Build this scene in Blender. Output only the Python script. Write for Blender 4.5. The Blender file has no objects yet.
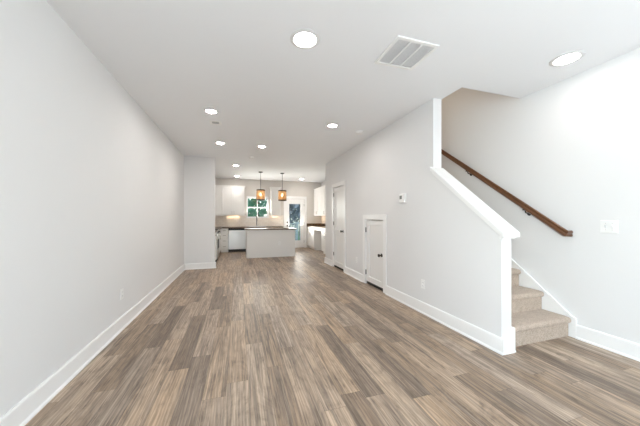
import bpy, bmesh, math, random
from mathutils import Vector, Matrix
random.seed(7)
SC = bpy.context.scene
COL = SC.collection
PI = math.pi

# ------------------------------------------------------------------ camera
cam_data = bpy.data.cameras.new('camera')
cam = bpy.data.objects.new('camera', cam_data)
COL.objects.link(cam)
cam.location = (0, 0, 1.232)
cam.rotation_euler = (PI/2, 0, -0.303)
cam_data.sensor_width = 36
cam_data.lens = 260/640*36
cam_data.shift_y = 0.0073
cam_data.clip_start = 0.05
SC.camera = cam

# ------------------------------------------------------------------ exposure, sky, daylight, added fill lamps
SC.view_settings.view_transform = 'Standard'
SC.view_settings.look = 'None'
SC.view_settings.gamma = 1
SC.view_settings.use_curve_mapping = False
SC.view_settings.exposure = 0.62
SC.cycles.max_bounces = 16
SC.cycles.diffuse_bounces = 12
SC.cycles.transparent_max_bounces = 16

world = bpy.data.worlds.new('sky')
SC.world = world
world.use_nodes = True
wn = world.node_tree
for n in list(wn.nodes):
    wn.nodes.remove(n)
wo = wn.nodes.new('ShaderNodeOutputWorld')
wb = wn.nodes.new('ShaderNodeBackground')
ws = wn.nodes.new('ShaderNodeTexSky')
ws.sky_type = 'NISHITA'
ws.sun_disc = False
ws.sun_elevation = math.radians(48)
ws.sun_rotation = math.radians(200)
ws.air_density = 1.0
ws.dust_density = 2.0
wb.inputs['Strength'].default_value = 0.42
wn.links.new(ws.outputs[0], wb.inputs[0])
wn.links.new(wb.outputs[0], wo.inputs[0])

def area_light(name, loc, rot, sx, sy, watts, colour):
    d = bpy.data.lights.new(name, 'AREA')
    d.shape = 'RECTANGLE'; d.size = sx; d.size_y = sy
    d.energy = watts; d.color = colour
    o = bpy.data.objects.new(name, d); COL.objects.link(o)
    o.location = loc; o.rotation_euler = rot
    return o
FILL_FRONT = area_light('front_window_fill', (-0.30, -2.85, 1.65), (PI/2+0.85, 0, 0), 1.3, 1.3, 8, (0.86, 0.935, 1.0))  # fill lamp outside the added front window, aimed up at the ceiling
FILL_LEFT = area_light('left_window_fill', (-1.40, -1.25, 1.40), (0, -PI/2-0.28, 0), 1.9, 1.9, 122, (0.86, 0.935, 1.0))  # main fill lamp, outside the side window added on the left
FILL_RIGHT = area_light('right_window_fill', (3.48, -1.45, 1.40), (0, PI/2+0.95, 0), 1.9, 1.5, 108, (0.86, 0.935, 1.0))  # upward fill lamp outside the side window added in the stair wall
DAY2 = area_light('front_door_daylight', (2.6, -2.80, 1.25), (PI/2, 0, 0), 0.7, 1.8, 4, (0.955, 0.975, 1.0))
DAY3 = area_light('patio_door_daylight', (2.17, 10.62, 1.1), (-PI/2-0.85, 0, 0), 0.6, 1.6, 34, (1.0, 0.955, 0.89))
DAY4 = area_light('kitchen_window_daylight', (0.70, 10.60, 1.63), (-PI/2-0.85, 0, 0), 0.7, 0.7, 34, (1.0, 0.955, 0.89))
FILL_UPPER = area_light('upper_hall_warm_fill', (2.85, 5.6, 5.2), (-0.35, 0, 0), 0.6, 1.0, 26, (1.0, 0.80, 0.58))  # unseen warm lamp added above to tint the stairwell walls
DOWN_STRENGTH = 120.0          # recessed lamp lenses
DOWN_COLOUR = (1.0, 0.945, 0.895)

# ------------------------------------------------------------------ helpers
def lin(r, g, b):
    def f(c):
        c /= 255.0
        return c/12.92 if c <= 0.04045 else ((c+0.055)/1.055)**2.4
    return (f(r), f(g), f(b), 1)

def new_mat(name):
    m = bpy.data.materials.new(name)
    m.use_nodes = True
    nt = m.node_tree
    for n in list(nt.nodes):
        nt.nodes.remove(n)
    out = nt.nodes.new('ShaderNodeOutputMaterial')
    return m, nt, out

def N(nt, typ, **kw):
    n = nt.nodes.new(typ)
    for k, v in kw.items():
        setattr(n, k, v)
    return n

def mathn(nt, op, a, b=None):
    n = nt.nodes.new('ShaderNodeMath'); n.operation = op
    for i, v in enumerate((a, b)):
        if v is None: continue
        if isinstance(v, (int, float)): n.inputs[i].default_value = v
        else: nt.links.new(v, n.inputs[i])
    return n.outputs[0]

def mat(name, col, rough=0.5, metal=0.0, var=0.03, scale=6.0, bump=0.0, bscale=200.0, spec=0.5, stretch=None):
    """principled surface with a slight procedural tone variation and optional fine bump"""
    m, nt, out = new_mat(name)
    p = N(nt, 'ShaderNodeBsdfPrincipled')
    p.inputs['Roughness'].default_value = rough
    p.inputs['Metallic'].default_value = metal
    p.inputs['Specular IOR Level'].default_value = spec
    g = N(nt, 'ShaderNodeNewGeometry')
    vec = g.outputs['Position']
    if stretch:
        mp = N(nt, 'ShaderNodeMapping'); mp.inputs['Scale'].default_value = stretch
        nt.links.new(vec, mp.inputs[0]); vec = mp.outputs[0]
    no = N(nt, 'ShaderNodeTexNoise'); no.inputs['Scale'].default_value = scale; no.inputs['Detail'].default_value = 4
    nt.links.new(vec, no.inputs['Vector'])
    mx = N(nt, 'ShaderNodeMix', data_type='RGBA')
    c0 = [min(1, c*(1-var)) for c in col[:3]]+[1]; c1 = [min(1, c*(1+var)) for c in col[:3]]+[1]
    mx.inputs[6].default_value = c0; mx.inputs[7].default_value = c1
    nt.links.new(no.outputs[0], mx.inputs[0])
    nt.links.new(mx.outputs[2], p.inputs['Base Color'])
    if bump:
        nb = N(nt, 'ShaderNodeTexNoise'); nb.inputs['Scale'].default_value = bscale; nb.inputs['Detail'].default_value = 2
        nt.links.new(vec, nb.inputs['Vector'])
        bp = N(nt, 'ShaderNodeBump'); bp.inputs['Strength'].default_value = bump; bp.inputs['Distance'].default_value = 0.004
        nt.links.new(nb.outputs[0], bp.inputs['Height']); nt.links.new(bp.outputs[0], p.inputs['Normal'])
    nt.links.new(p.outputs[0], out.inputs[0])
    return m

def emit_mat(name, col, strength):
    m, nt, out = new_mat(name)
    e = N(nt, 'ShaderNodeEmission'); e.inputs[0].default_value = (*col[:3], 1); e.inputs[1].default_value = strength
    nt.links.new(e.outputs[0], out.inputs[0])
    return m

def glass_mat(name, tint=(0.93, 0.97, 0.96)):
    m, nt, out = new_mat(name)
    t = N(nt, 'ShaderNodeBsdfTransparent'); t.inputs[0].default_value = (*tint, 1)
    g = N(nt, 'ShaderNodeBsdfGlossy'); g.inputs['Roughness'].default_value = 0.02
    fr = N(nt, 'ShaderNodeFresnel'); fr.inputs[0].default_value = 1.35
    mx = N(nt, 'ShaderNodeMixShader')
    nt.links.new(fr.outputs[0], mx.inputs[0]); nt.links.new(t.outputs[0], mx.inputs[1]); nt.links.new(g.outputs[0], mx.inputs[2])
    nt.links.new(mx.outputs[0], out.inputs[0])
    return m

class G:
    """collects shapes in world coordinates"""
    def __init__(self): self.bm = bmesh.new()
    def box(self, x0, x1, y0, y1, z0, z1, bev=0):
        if x1 < x0: x0, x1 = x1, x0
        if y1 < y0: y0, y1 = y1, y0
        r = bmesh.ops.create_cube(self.bm, size=1)
        for v in r['verts']:
            v.co = Vector(((x0+x1)/2+v.co.x*(x1-x0), (y0+y1)/2+v.co.y*(y1-y0), (z0+z1)/2+v.co.z*(z1-z0)))
        if bev:
            es = {e for v in r['verts'] for e in v.link_edges}
            bmesh.ops.bevel(self.bm, geom=list(es), offset=bev, segments=2, affect='EDGES', profile=0.5)
        return self
    def cyl(self, p0, p1, r0, r1=None, seg=16, cap=True):
        p0, p1 = Vector(p0), Vector(p1); r1 = r0 if r1 is None else r1
        ax = (p1-p0).normalized()
        up = Vector((0, 0, 1)) if abs(ax.z) < 0.9 else Vector((1, 0, 0))
        a = ax.cross(up).normalized(); b = ax.cross(a)
        rings = []
        for p, r in ((p0, r0), (p1, r1)):
            rings.append([self.bm.verts.new(p+a*math.cos(t)*r+b*math.sin(t)*r) for t in [2*PI*i/seg for i in range(seg)]])
        for i in range(seg):
            j = (i+1) % seg
            self.bm.faces.new((rings[0][i], rings[0][j], rings[1][j], rings[1][i]))
        if cap:
            self.bm.faces.new(rings[0][::-1]); self.bm.faces.new(rings[1])
        return self
    def lathe(self, c, prof, axis=(0, 0, 1), seg=32):
        """prof: list of (radius, offset along axis)"""
        c = Vector(c); ax = Vector(axis).normalized()
        up = Vector((0, 0, 1)) if abs(ax.z) < 0.9 else Vector((1, 0, 0))
        a = ax.cross(up).normalized(); b = ax.cross(a)
        rings = []
        for r, h in prof:
            if r < 1e-6: rings.append([self.bm.verts.new(c+ax*h)])
            else: rings.append([self.bm.verts.new(c+ax*h+a*math.cos(2*PI*i/seg)*r+b*math.sin(2*PI*i/seg)*r) for i in range(seg)])
        for k in range(len(rings)-1):
            A, B = rings[k], rings[k+1]
            for i in range(seg):
                j = (i+1) % seg
                q = [A[i % len(A)], A[j % len(A)], B[j % len(B)], B[i % len(B)]]
                u = []
                for v in q:
                    if v not in u: u.append(v)
                if len(u) > 2:
                    try: self.bm.faces.new(u)
                    except ValueError: pass
        return self
    def prism(self, poly, axis, a, b):
        """poly in the plane across axis: 'X' -> (y,z), 'Y' -> (x,z), 'Z' -> (x,y)"""
        def P(p, t):
            return {'X': (t, p[0], p[1]), 'Y': (p[0], t, p[1]), 'Z': (p[0], p[1], t)}[axis]
        A = [self.bm.verts.new(P(p, a)) for p in poly]; B = [self.bm.verts.new(P(p, b)) for p in poly]
        n = len(poly)
        self.bm.faces.new(A[::-1]); self.bm.faces.new(B)
        for i in range(n):
            self.bm.faces.new((A[i], A[(i+1) % n], B[(i+1) % n], B[i]))
        return self
    def sweep(self, pts, prof, side=None):
        """prof of (side, up) offsets swept along pts (mitred)"""
        pts = [Vector(p) for p in pts]; rings = []
        n = len(pts)
        for i, p in enumerate(pts):
            d0 = (pts[i]-pts[i-1]).normalized() if i else (pts[1]-pts[0]).normalized()
            d1 = (pts[i+1]-pts[i]).normalized() if i < n-1 else d0
            t = (d0+d1).normalized()
            s = t.cross(Vector((0, 0, 1))).normalized()
            u = s.cross(t).normalized()
            k = 1/max(0.4, t.dot(d0))
            rings.append([self.bm.verts.new(p+s*q[0]*k+u*q[1]) for q in prof])
        m = len(prof)
        for i in range(n-1):
            for j in range(m):
                self.bm.faces.new((rings[i][j], rings[i][(j+1) % m], rings[i+1][(j+1) % m], rings[i+1][j]))
        self.bm.faces.new(rings[0][::-1]); self.bm.faces.new(rings[-1])
        return self
    # boxes on a vertical face: u along the wall, v up, w inward from the face
    def f(self, face, u0, u1, v0, v1, w0, w1, bev=0):
        k, p = face
        if k == 'S': return self.box(u0, u1, p+w0, p+w1, v0, v1, bev)     # looks towards the camera (-Y)
        if k == 'W': return self.box(p+w0, p+w1, u0, u1, v0, v1, bev)     # looks -X
        if k == 'E': return self.box(p-w0, p-w1, u0, u1, v0, v1, bev)     # looks +X
        if k == 'N': return self.box(u0, u1, p-w0, p-w1, v0, v1, bev)     # looks +Y
    def shaker(self, face, u0, u1, v0, v1, t=0.02, stile=0.06, rails=None, recess=0.009, bev=0.002):
        """frame and recessed panels; rails: list of (v0, v1) of extra cross rails"""
        self.f(face, u0, u0+stile, v0, v1, 0, t, bev); self.f(face, u1-stile, u1, v0, v1, 0, t, bev)
        rs = [(v0, v0+stile)]+list(rails or [])+[(v1-stile, v1)]
        for a, b in rs: self.f(face, u0+stile-.001, u1-stile+.001, a, b, 0, t, bev)
        for (a, b), (c, d) in zip(rs[:-1], rs[1:]):
            self.f(face, u0+stile-.001, u1-stile+.001, b-.001, c+.001, recess, t-.002)
        return self

def fpt(face, u, v, w):
    k, p = face
    return {'S': (u, p+w, v), 'W': (p+w, u, v), 'E': (p-w, u, v), 'N': (u, p-w, v)}[k]

def origin(o):
    v = Vector((0, 0, 0))
    while o:
        v += o.location; o = o.parent
    return v

def obj(name, g, m, parent=None, smooth=False, loc=None):
    me = bpy.data.meshes.new(name)
    off = origin(parent) if parent else Vector(loc or (0, 0, 0))
    bmesh.ops.recalc_face_normals(g.bm, faces=g.bm.faces)
    bmesh.ops.translate(g.bm, verts=g.bm.verts, vec=-off)
    if smooth:
        for f in g.bm.faces: f.smooth = True
        for e in g.bm.edges:
            if len(e.link_faces) == 2 and e.calc_face_angle(0) > math.radians(38): e.smooth = False
    g.bm.to_mesh(me); g.bm.free()
    me.materials.append(m)
    o = bpy.data.objects.new(name, me); COL.objects.link(o)
    if parent: o.parent = parent
    elif loc: o.location = loc
    return o

def tag(o, label, cat, group=None, kind=None):
    o['label'] = label; o['category'] = cat
    if group: o['group'] = group
    if kind: o['kind'] = kind
    return o

def thing(name, label, cat, loc=(0, 0, 0), group=None):
    o = bpy.data.objects.new(name, None); COL.objects.link(o)
    o.location = loc; o.empty_display_size = 0.1
    return tag(o, label, cat, group)

def struct(name, g, m, parent=None, label=None, smooth=False):
    o = obj(name, g, m, parent, smooth)
    if not parent: o['kind'] = 'structure'
    if label: o['label'] = label
    return o

def dup(root, loc, label, group=None):
    r = root.copy(); COL.objects.link(r); r.location = loc; r['label'] = label
    if group: r['group'] = group
    for ch in list(root.children):
        c = ch.copy(); COL.objects.link(c); c.parent = r
        for gch in ch.children:
            d = gch.copy(); COL.objects.link(d); d.parent = c
    return r

# ------------------------------------------------------------------ materials
M = {}
M['wall'] = mat('wall_paint', (0.770, 0.770, 0.770, 1), 0.75, var=0.008, scale=2, bump=0.03, bscale=260, spec=0.25)
M['kitchen_wall'] = mat('kitchen_wall_tone', (0.66, 0.63, 0.595, 1), 0.75, var=0.008, scale=2, bump=0.03, bscale=260, spec=0.25)  # darker, warmer tone than the other walls
M['ceil'] = mat('ceiling_paint', (0.845, 0.862, 0.880, 1), 0.85, var=0.006, scale=2, bump=0.03, bscale=220, spec=0.2)
M['trim'] = mat('trim_enamel', (0.87, 0.87, 0.865, 1), 0.35, var=0.006, scale=4)
M['door'] = mat('door_enamel', (0.82, 0.815, 0.80, 1), 0.4, var=0.006, scale=4)
M['cabinet'] = mat('cabinet_paint', (0.85, 0.84, 0.82, 1), 0.35, var=0.008, scale=5)
M['island'] = mat('island_paint', (0.80, 0.79, 0.775, 1), 0.45, var=0.008, scale=5)
M['plastic'] = mat('white_plastic', (0.86, 0.86, 0.85, 1), 0.4, var=0.005)
M['ringwhite'] = mat('lamp_trim_enamel', (0.68, 0.68, 0.68, 1), 0.45, var=0.005)
M['grille'] = mat('grille_enamel', (0.80, 0.80, 0.80, 1), 0.45, var=0.005)
M['duct'] = mat('duct_filter_grey', (0.72, 0.72, 0.72, 1), 0.9, var=0.1, scale=60)
M['slot'] = mat('dark_slot', (0.06, 0.06, 0.06, 1), 0.7, var=0.05)
M['slotgrey'] = mat('outlet_slot', (0.28, 0.28, 0.28, 1), 0.7, var=0.05)
M['nickel'] = mat('satin_nickel', (0.55, 0.53, 0.50, 1), 0.3, 1.0, var=0.04, scale=40)
M['bronze'] = mat('dark_pewter', (0.055, 0.048, 0.042, 1), 0.4, 0.6, var=0.08, scale=40)
M['faucet'] = mat('brushed_faucet_metal', (0.30, 0.28, 0.26, 1), 0.35, 0.9, var=0.04, scale=40)
M['steel'] = mat('stainless_steel', (0.66, 0.66, 0.66, 1), 0.36, 1.0, var=0.05, scale=8, stretch=(1, 1, 60))
M['black'] = mat('black_enamel', (0.010, 0.010, 0.011, 1), 0.5, var=0.1)
M['rail'] = mat('stained_handrail_wood', lin(104, 68, 44), 0.32, var=0.4, scale=30, stretch=(6, .5, .6))
M['screen'] = mat('lcd_grey', (0.22, 0.24, 0.23, 1), 0.25, var=0.05)
M['trunk'] = mat('tree_bark', (0.09, 0.07, 0.05, 1), 0.9, var=0.3, scale=14, bump=0.5, bscale=30)
M['deck'] = mat('deck_boards', (0.26, 0.27, 0.25, 1), 0.75, var=0.2, scale=12)
M['fence'] = mat('painted_railing', (0.30, 0.36, 0.35, 1), 0.6, var=0.05)
M['grass'] = mat('lawn', (0.10, 0.17, 0.06, 1), 0.95, var=0.4, scale=9)
M['glass'] = glass_mat('window_glass')
M['lens'] = emit_mat('lamp_lens', DOWN_COLOUR, DOWN_STRENGTH)
M['lens_dim'] = emit_mat('lamp_lens_dimmed', DOWN_COLOUR, DOWN_STRENGTH*0.20)   # the two lamps nearest the front are dimmed
M['bulb'] = emit_mat('filament_bulb', (1.0, 0.88, 0.70), 11)
M['striplight'] = emit_mat('cabinet_strip', (1.0, 0.74, 0.46), 15)

def leaf_mat(name, a, b):
    m, nt, out = new_mat(name)
    g = N(nt, 'ShaderNodeNewGeometry')
    rp = N(nt, 'ShaderNodeTexNoise'); rp.inputs['Scale'].default_value = 3.0
    nt.links.new(g.outputs['Position'], rp.inputs['Vector'])
    mx = N(nt, 'ShaderNodeMix', data_type='RGBA'); mx.inputs[6].default_value = a; mx.inputs[7].default_value = b
    nt.links.new(rp.outputs[0], mx.inputs[0])
    d = N(nt, 'ShaderNodeBsdfDiffuse'); t = N(nt, 'ShaderNodeBsdfTranslucent')
    nt.links.new(mx.outputs[2], d.inputs[0]); nt.links.new(mx.outputs[2], t.inputs[0])
    ms = N(nt, 'ShaderNodeMixShader'); ms.inputs[0].default_value = 0.35
    nt.links.new(d.outputs[0], ms.inputs[1]); nt.links.new(t.outputs[0], ms.inputs[2])
    nt.links.new(ms.outputs[0], out.inputs[0])
    return m
M['leaf'] = leaf_mat('green_leaves', (0.04, 0.17, 0.10, 1), (0.20, 0.46, 0.30, 1))
M['leafdark'] = leaf_mat('blue_green_needles', (0.13, 0.155, 0.18, 1), (0.31, 0.36, 0.41, 1))

def floor_mat():
    m, nt, out = new_mat('vinyl_plank_floor')
    L = nt.links
    g = N(nt, 'ShaderNodeNewGeometry'); sp = N(nt, 'ShaderNodeSeparateXYZ'); L.new(g.outputs['Position'], sp.inputs[0])
    W, LEN = 0.152, 1.22
    xs = mathn(nt, 'DIVIDE', mathn(nt, 'ADD', sp.outputs[0], 30.03), W)
    col = mathn(nt, 'FLOOR', xs); fx = mathn(nt, 'FRACT', xs)
    wn1 = N(nt, 'ShaderNodeTexWhiteNoise', noise_dimensions='1D'); L.new(col, wn1.inputs['W'])
    ys = mathn(nt, 'ADD', mathn(nt, 'DIVIDE', mathn(nt, 'ADD', sp.outputs[1], 30), LEN), mathn(nt, 'MULTIPLY', wn1.outputs[0], 7.3))
    row = mathn(nt, 'FLOOR', ys); fy = mathn(nt, 'FRACT', ys)
    cb = N(nt, 'ShaderNodeCombineXYZ'); L.new(col, cb.inputs[0]); L.new(row, cb.inputs[1])
    wn2 = N(nt, 'ShaderNodeTexWhiteNoise', noise_dimensions='2D'); L.new(cb.outputs[0], wn2.inputs['Vector'])
    rnd = wn2.outputs[0]
    sepc = N(nt, 'ShaderNodeSeparateColor'); L.new(wn2.outputs[1], sepc.inputs[0])
    # per plank base tone
    rp = N(nt, 'ShaderNodeValToRGB')
    e = rp.color_ramp.elements
    e[0].position = 0.0; e[0].color = lin(112, 97, 84)
    e[1].position = 1.0; e[1].color = lin(202, 184, 166)
    for p, c in ((0.2, lin(146, 129, 114)), (0.4, lin(182, 163, 145)), (0.6, lin(192, 173, 156)), (0.8, lin(192, 166, 140))):
        k = e.new(p); k.color = c
    L.new(rnd, rp.inputs[0])
    def streak(sx, sy, off, detail, dist, rough=0.6):
        c = N(nt, 'ShaderNodeCombineXYZ')
        L.new(mathn(nt, 'MULTIPLY', sp.outputs[0], sx), c.inputs[0])
        L.new(mathn(nt, 'MULTIPLY', sp.outputs[1], sy), c.inputs[1])
        L.new(mathn(nt, 'MULTIPLY', rnd, off), c.inputs[2])
        n = N(nt, 'ShaderNodeTexNoise'); n.inputs['Scale'].default_value = 1.0
        n.inputs['Detail'].default_value = detail; n.inputs['Roughness'].default_value = rough; n.inputs['Distortion'].default_value = dist
        L.new(c.outputs[0], n.inputs['Vector'])
        return n.outputs[0]
    broad = streak(17, 0.8, 91, 4, 1.6)
    fine = streak(52, 1.5, 57, 5, 1.6, 0.66)
    hair = streak(260, 6.0, 33, 2, 0.2)
    def stretch_ramp(v, lo, hi):
        r = N(nt, 'ShaderNodeMapRange'); r.inputs[1].default_value = lo; r.inputs[2].default_value = hi
        L.new(v, r.inputs[0]); return r.outputs[0]
    b1 = stretch_ramp(broad, 0.36, 0.62); f1 = stretch_ramp(fine, 0.35, 0.65); h1 = stretch_ramp(hair, 0.3, 0.7)
    # cathedral figure
    cw = N(nt, 'ShaderNodeCombineXYZ')
    L.new(mathn(nt, 'MULTIPLY', sp.outputs[0], 1.0), cw.inputs[0]); L.new(mathn(nt, 'MULTIPLY', sp.outputs[1], 0.10), cw.inputs[1])
    L.new(mathn(nt, 'MULTIPLY', rnd, 21), cw.inputs[2])
    wv = N(nt, 'ShaderNodeTexWave', bands_direction='X'); wv.inputs['Scale'].default_value = 14; wv.inputs['Distortion'].default_value = 9
    wv.inputs['Detail'].default_value = 2; wv.inputs['Detail Scale'].default_value = 1.4
    L.new(cw.outputs[0], wv.inputs['Vector'])
    def blend(kind, fac, a, b):
        mx = N(nt, 'ShaderNodeMix', data_type='RGBA', blend_type=kind)
        for i, v in ((0, fac), (6, a), (7, b)):
            if isinstance(v, (int, float)): mx.inputs[i].default_value = v
            elif isinstance(v, tuple): mx.inputs[i].default_value = v
            else: L.new(v, mx.inputs[i])
        return mx.outputs[2]
    dark = lin(78, 65, 56); tan = lin(196, 164, 130); pale = lin(214, 200, 187)
    blot = stretch_ramp(streak(7, 2.6, 17, 5, 2.2, 0.65), 0.46, 0.66)
    knots = mathn(nt, 'MULTIPLY', blot, mathn(nt, 'SUBTRACT', 1.0, f1))
    c = rp.outputs[0]
    c = blend('MIX', mathn(nt, 'MULTIPLY', mathn(nt, 'SUBTRACT', 1.0, b1), 0.66), c, dark)
    c = blend('MIX', mathn(nt, 'MULTIPLY', mathn(nt, 'MULTIPLY', b1, sepc.outputs[1]), 0.55), c, tan)
    c = blend('MIX', mathn(nt, 'MULTIPLY', mathn(nt, 'MULTIPLY', f1, h1), 0.36), c, pale)
    c = blend('MIX', mathn(nt, 'MULTIPLY', mathn(nt, 'SUBTRACT', 1.0, f1), 0.24), c, dark)
    c = blend('MIX', mathn(nt, 'MULTIPLY', mathn(nt, 'SUBTRACT', 1.0, wv.outputs[1]), 0.30), c, dark)
    c = blend('MIX', mathn(nt, 'MULTIPLY', knots, 0.75), c, lin(70, 58, 50))
    seamx = mathn(nt, 'LESS_THAN', fx, 0.013); seamy = mathn(nt, 'LESS_THAN', fy, 0.0022)
    seam = mathn(nt, 'MAXIMUM', seamx, seamy)
    c = blend('MIX', mathn(nt, 'MULTIPLY', seam, 0.55), c, lin(62, 52, 44))
    p = N(nt, 'ShaderNodeBsdfPrincipled')
    hs = N(nt, 'ShaderNodeHueSaturation'); hs.inputs['Saturation'].default_value = 1.04; hs.inputs['Value'].default_value = 1.11
    L.new(c, hs.inputs['Color']); L.new(hs.outputs[0], p.inputs['Base Color'])
    p.inputs['Specular IOR Level'].default_value = 0.45
    L.new(mathn(nt, 'ADD', mathn(nt, 'MULTIPLY', f1, 0.10), 0.40), p.inputs['Roughness'])
    hgt = mathn(nt, 'SUBTRACT', mathn(nt, 'MULTIPLY', fine, 0.35), mathn(nt, 'MULTIPLY', seam, 1.0))
    bp = N(nt, 'ShaderNodeBump'); bp.inputs['Strength'].default_value = 0.12; bp.inputs['Distance'].default_value = 0.003
    L.new(hgt, bp.inputs['Height']); L.new(bp.outputs[0], p.inputs['Normal'])
    L.new(p.outputs[0], out.inputs[0])
    return m
M['floor'] = floor_mat()

def carpet_mat():
    m, nt, out = new_mat('cut_pile_carpet'); L = nt.links
    g = N(nt, 'ShaderNodeNewGeometry')
    n1 = N(nt, 'ShaderNodeTexNoise'); n1.inputs['Scale'].default_value = 110; n1.inputs['Detail'].default_value = 3
    n2 = N(nt, 'ShaderNodeTexNoise'); n2.inputs['Scale'].default_value = 22; n2.inputs['Detail'].default_value = 3
    for n in (n1, n2): L.new(g.outputs['Position'], n.inputs['Vector'])
    r = N(nt, 'ShaderNodeMapRange'); r.inputs[1].default_value = 0.3; r.inputs[2].default_value = 0.7
    L.new(mathn(nt, 'ADD', mathn(nt, 'MULTIPLY', n1.outputs[0], 0.7), mathn(nt, 'MULTIPLY', n2.outputs[0], 0.3)), r.inputs[0])
    mx = N(nt, 'ShaderNodeMix', data_type='RGBA'); mx.inputs[6].default_value = lin(160, 144, 130); mx.inputs[7].default_value = lin(208, 191, 175)
    L.new(r.outputs[0], mx.inputs[0])
    p = N(nt, 'ShaderNodeBsdfPrincipled'); p.inputs['Roughness'].default_value = 1.0; p.inputs['Specular IOR Level'].default_value = 0.05
    p.inputs['Sheen Weight'].default_value = 0.2
    L.new(mx.outputs[2], p.inputs['Base Color'])
    bp = N(nt, 'ShaderNodeBump'); bp.inputs['Strength'].default_value = 0.8; bp.inputs['Distance'].default_value = 0.006
    L.new(n1.outputs[0], bp.inputs['Height']); L.new(bp.outputs[0], p.inputs['Normal'])
    L.new(p.outputs[0], out.inputs[0]); return m
M['carpet'] = carpet_mat()

def granite_mat(name, cols, scale):
    m, nt, out = new_mat(name); L = nt.links
    g = N(nt, 'ShaderNodeNewGeometry')
    n1 = N(nt, 'ShaderNodeTexNoise'); n1.inputs['Scale'].default_value = scale; n1.inputs['Detail'].default_value = 5; n1.inputs['Roughness'].default_value = 0.75
    L.new(g.outputs['Position'], n1.inputs['Vector'])
    rp = N(nt, 'ShaderNodeValToRGB'); e = rp.color_ramp.elements
    e[0].position = 0.36; e[0].color = cols[0]; e[1].position = 0.66; e[1].color = cols[2]
    k = e.new(0.5); k.color = cols[1]
    L.new(n1.outputs[0], rp.inputs[0])
    p = N(nt, 'ShaderNodeBsdfPrincipled'); p.inputs['Roughness'].default_value = 0.3
    L.new(rp.outputs[0], p.inputs['Base Color']); L.new(p.outputs[0], out.inputs[0]); return m
M['granite'] = granite_mat('speckled_granite', (lin(34, 26, 21), lin(92, 72, 55), lin(150, 126, 100)), 45)

def tile_mat():
    m, nt, out = new_mat('subway_tile'); L = nt.links
    g = N(nt, 'ShaderNodeNewGeometry'); sp = N(nt, 'ShaderNodeSeparateXYZ'); L.new(g.outputs['Position'], sp.inputs[0])
    cb = N(nt, 'ShaderNodeCombineXYZ'); L.new(mathn(nt, 'ADD', sp.outputs[0], sp.outputs[1]), cb.inputs[0]); L.new(sp.outputs[2], cb.inputs[1])
    b = N(nt, 'ShaderNodeTexBrick'); b.inputs['Scale'].default_value = 1.0
    b.inputs['Brick Width'].default_value = 0.152; b.inputs['Row Height'].default_value = 0.076; b.inputs['Mortar Size'].default_value = 0.003
    b.inputs['Color1'].default_value = lin(244, 236, 227); b.inputs['Color2'].default_value = lin(236, 226, 215); b.inputs['Mortar'].default_value = lin(222, 212, 201)
    L.new(cb.outputs[0], b.inputs['Vector'])
    p = N(nt, 'ShaderNodeBsdfPrincipled'); p.inputs['Roughness'].default_value = 0.2
    L.new(b.outputs[0], p.inputs['Base Color']); L.new(p.outputs[0], out.inputs[0]); return m
M['tile'] = tile_mat()

def shade_mat():
    m, nt, out = new_mat('amber_woven_shade'); L = nt.links
    g = N(nt, 'ShaderNodeNewGeometry')
    n1 = N(nt, 'ShaderNodeTexNoise'); n1.inputs['Scale'].default_value = 60; n1.inputs['Detail'].default_value = 2
    L.new(g.outputs['Position'], n1.inputs['Vector'])
    mx = N(nt, 'ShaderNodeMix', data_type='RGBA'); mx.inputs[6].default_value = lin(222, 186, 146); mx.inputs[7].default_value = lin(238, 210, 174)
    L.new(n1.outputs[0], mx.inputs[0])
    d = N(nt, 'ShaderNodeBsdfDiffuse'); t = N(nt, 'ShaderNodeBsdfTranslucent'); tr = N(nt, 'ShaderNodeBsdfTransparent')
    for s in (d, t): L.new(mx.outputs[2], s.inputs[0])
    tr.inputs[0].default_value = (0.92, 0.84, 0.72, 1)
    a = N(nt, 'ShaderNodeMixShader'); a.inputs[0].default_value = 0.6
    L.new(d.outputs[0], a.inputs[1]); L.new(t.outputs[0], a.inputs[2])
    b = N(nt, 'ShaderNodeMixShader'); b.inputs[0].default_value = 0.45
    L.new(a.outputs[0], b.inputs[1]); L.new(tr.outputs[0], b.inputs[2])
    L.new(b.outputs[0], out.inputs[0]); return m
M['shade'] = shade_mat()

# ------------------------------------------------------------------ plan (metres): X right, Y along the room, Z up
XL, XR, XQ, XS = -1.24, 2.278, 2.40, 3.302      # left wall, right wall faces, stair wall
YF, YJ, YP, YB = -2.6, 6.833, 6.785, 10.38      # front wall, wing wall, end of right wall, back wall
H, TOP = 2.70, 5.3
T = 0.12

# ------------------------------------------------------------------ room shell
struct('floor', G().box(XL-T, XS+T, YF-T, YB+T, -0.15, 0), M['floor'])
g = G()
g.box(XL-T, XQ, YF-T, YB+T, H, H+.3)
g.box(XQ, XS+T, YF-T, 2.32, H, H+.3)
g.box(XQ, XS+T, YP-T, YB+T, H, H+.3)
struct('ceiling', g, M['ceil'])
struct('ceiling', G().box(XQ-T, XS+T, 2.2, 7.0, TOP, TOP+.1), M['ceil'])

g = G()
g.box(XL-T, XL, YF-T, -2.2, 0, H); g.box(XL-T, XL, -.3, YB+T, 0, H); g.box(XL-T, XL, -2.2, -.3, 0, .4); g.box(XL-T, XL, -2.2, -.3, 2.4, H)
struct('wall_left', g, M['wall'])
struct('wall_wing', G().box(XL, -0.56, YJ, YJ+.12, 0, H), M['wall'])
g = G()                                           # stair side wall, two storeys along the stair
g.box(XS, XS+T, YF-T, -2.2, 0, H); g.box(XS, XS+T, -.7, YB+T, 0, H); g.box(XS, XS+T, -2.2, -.7, 0, .4); g.box(XS, XS+T, -2.2, -.7, 2.4, H)
g.box(XS, XS+T, 2.2, 7.0, H, TOP)
struct('wall_stair', g, M['wall'])
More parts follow.
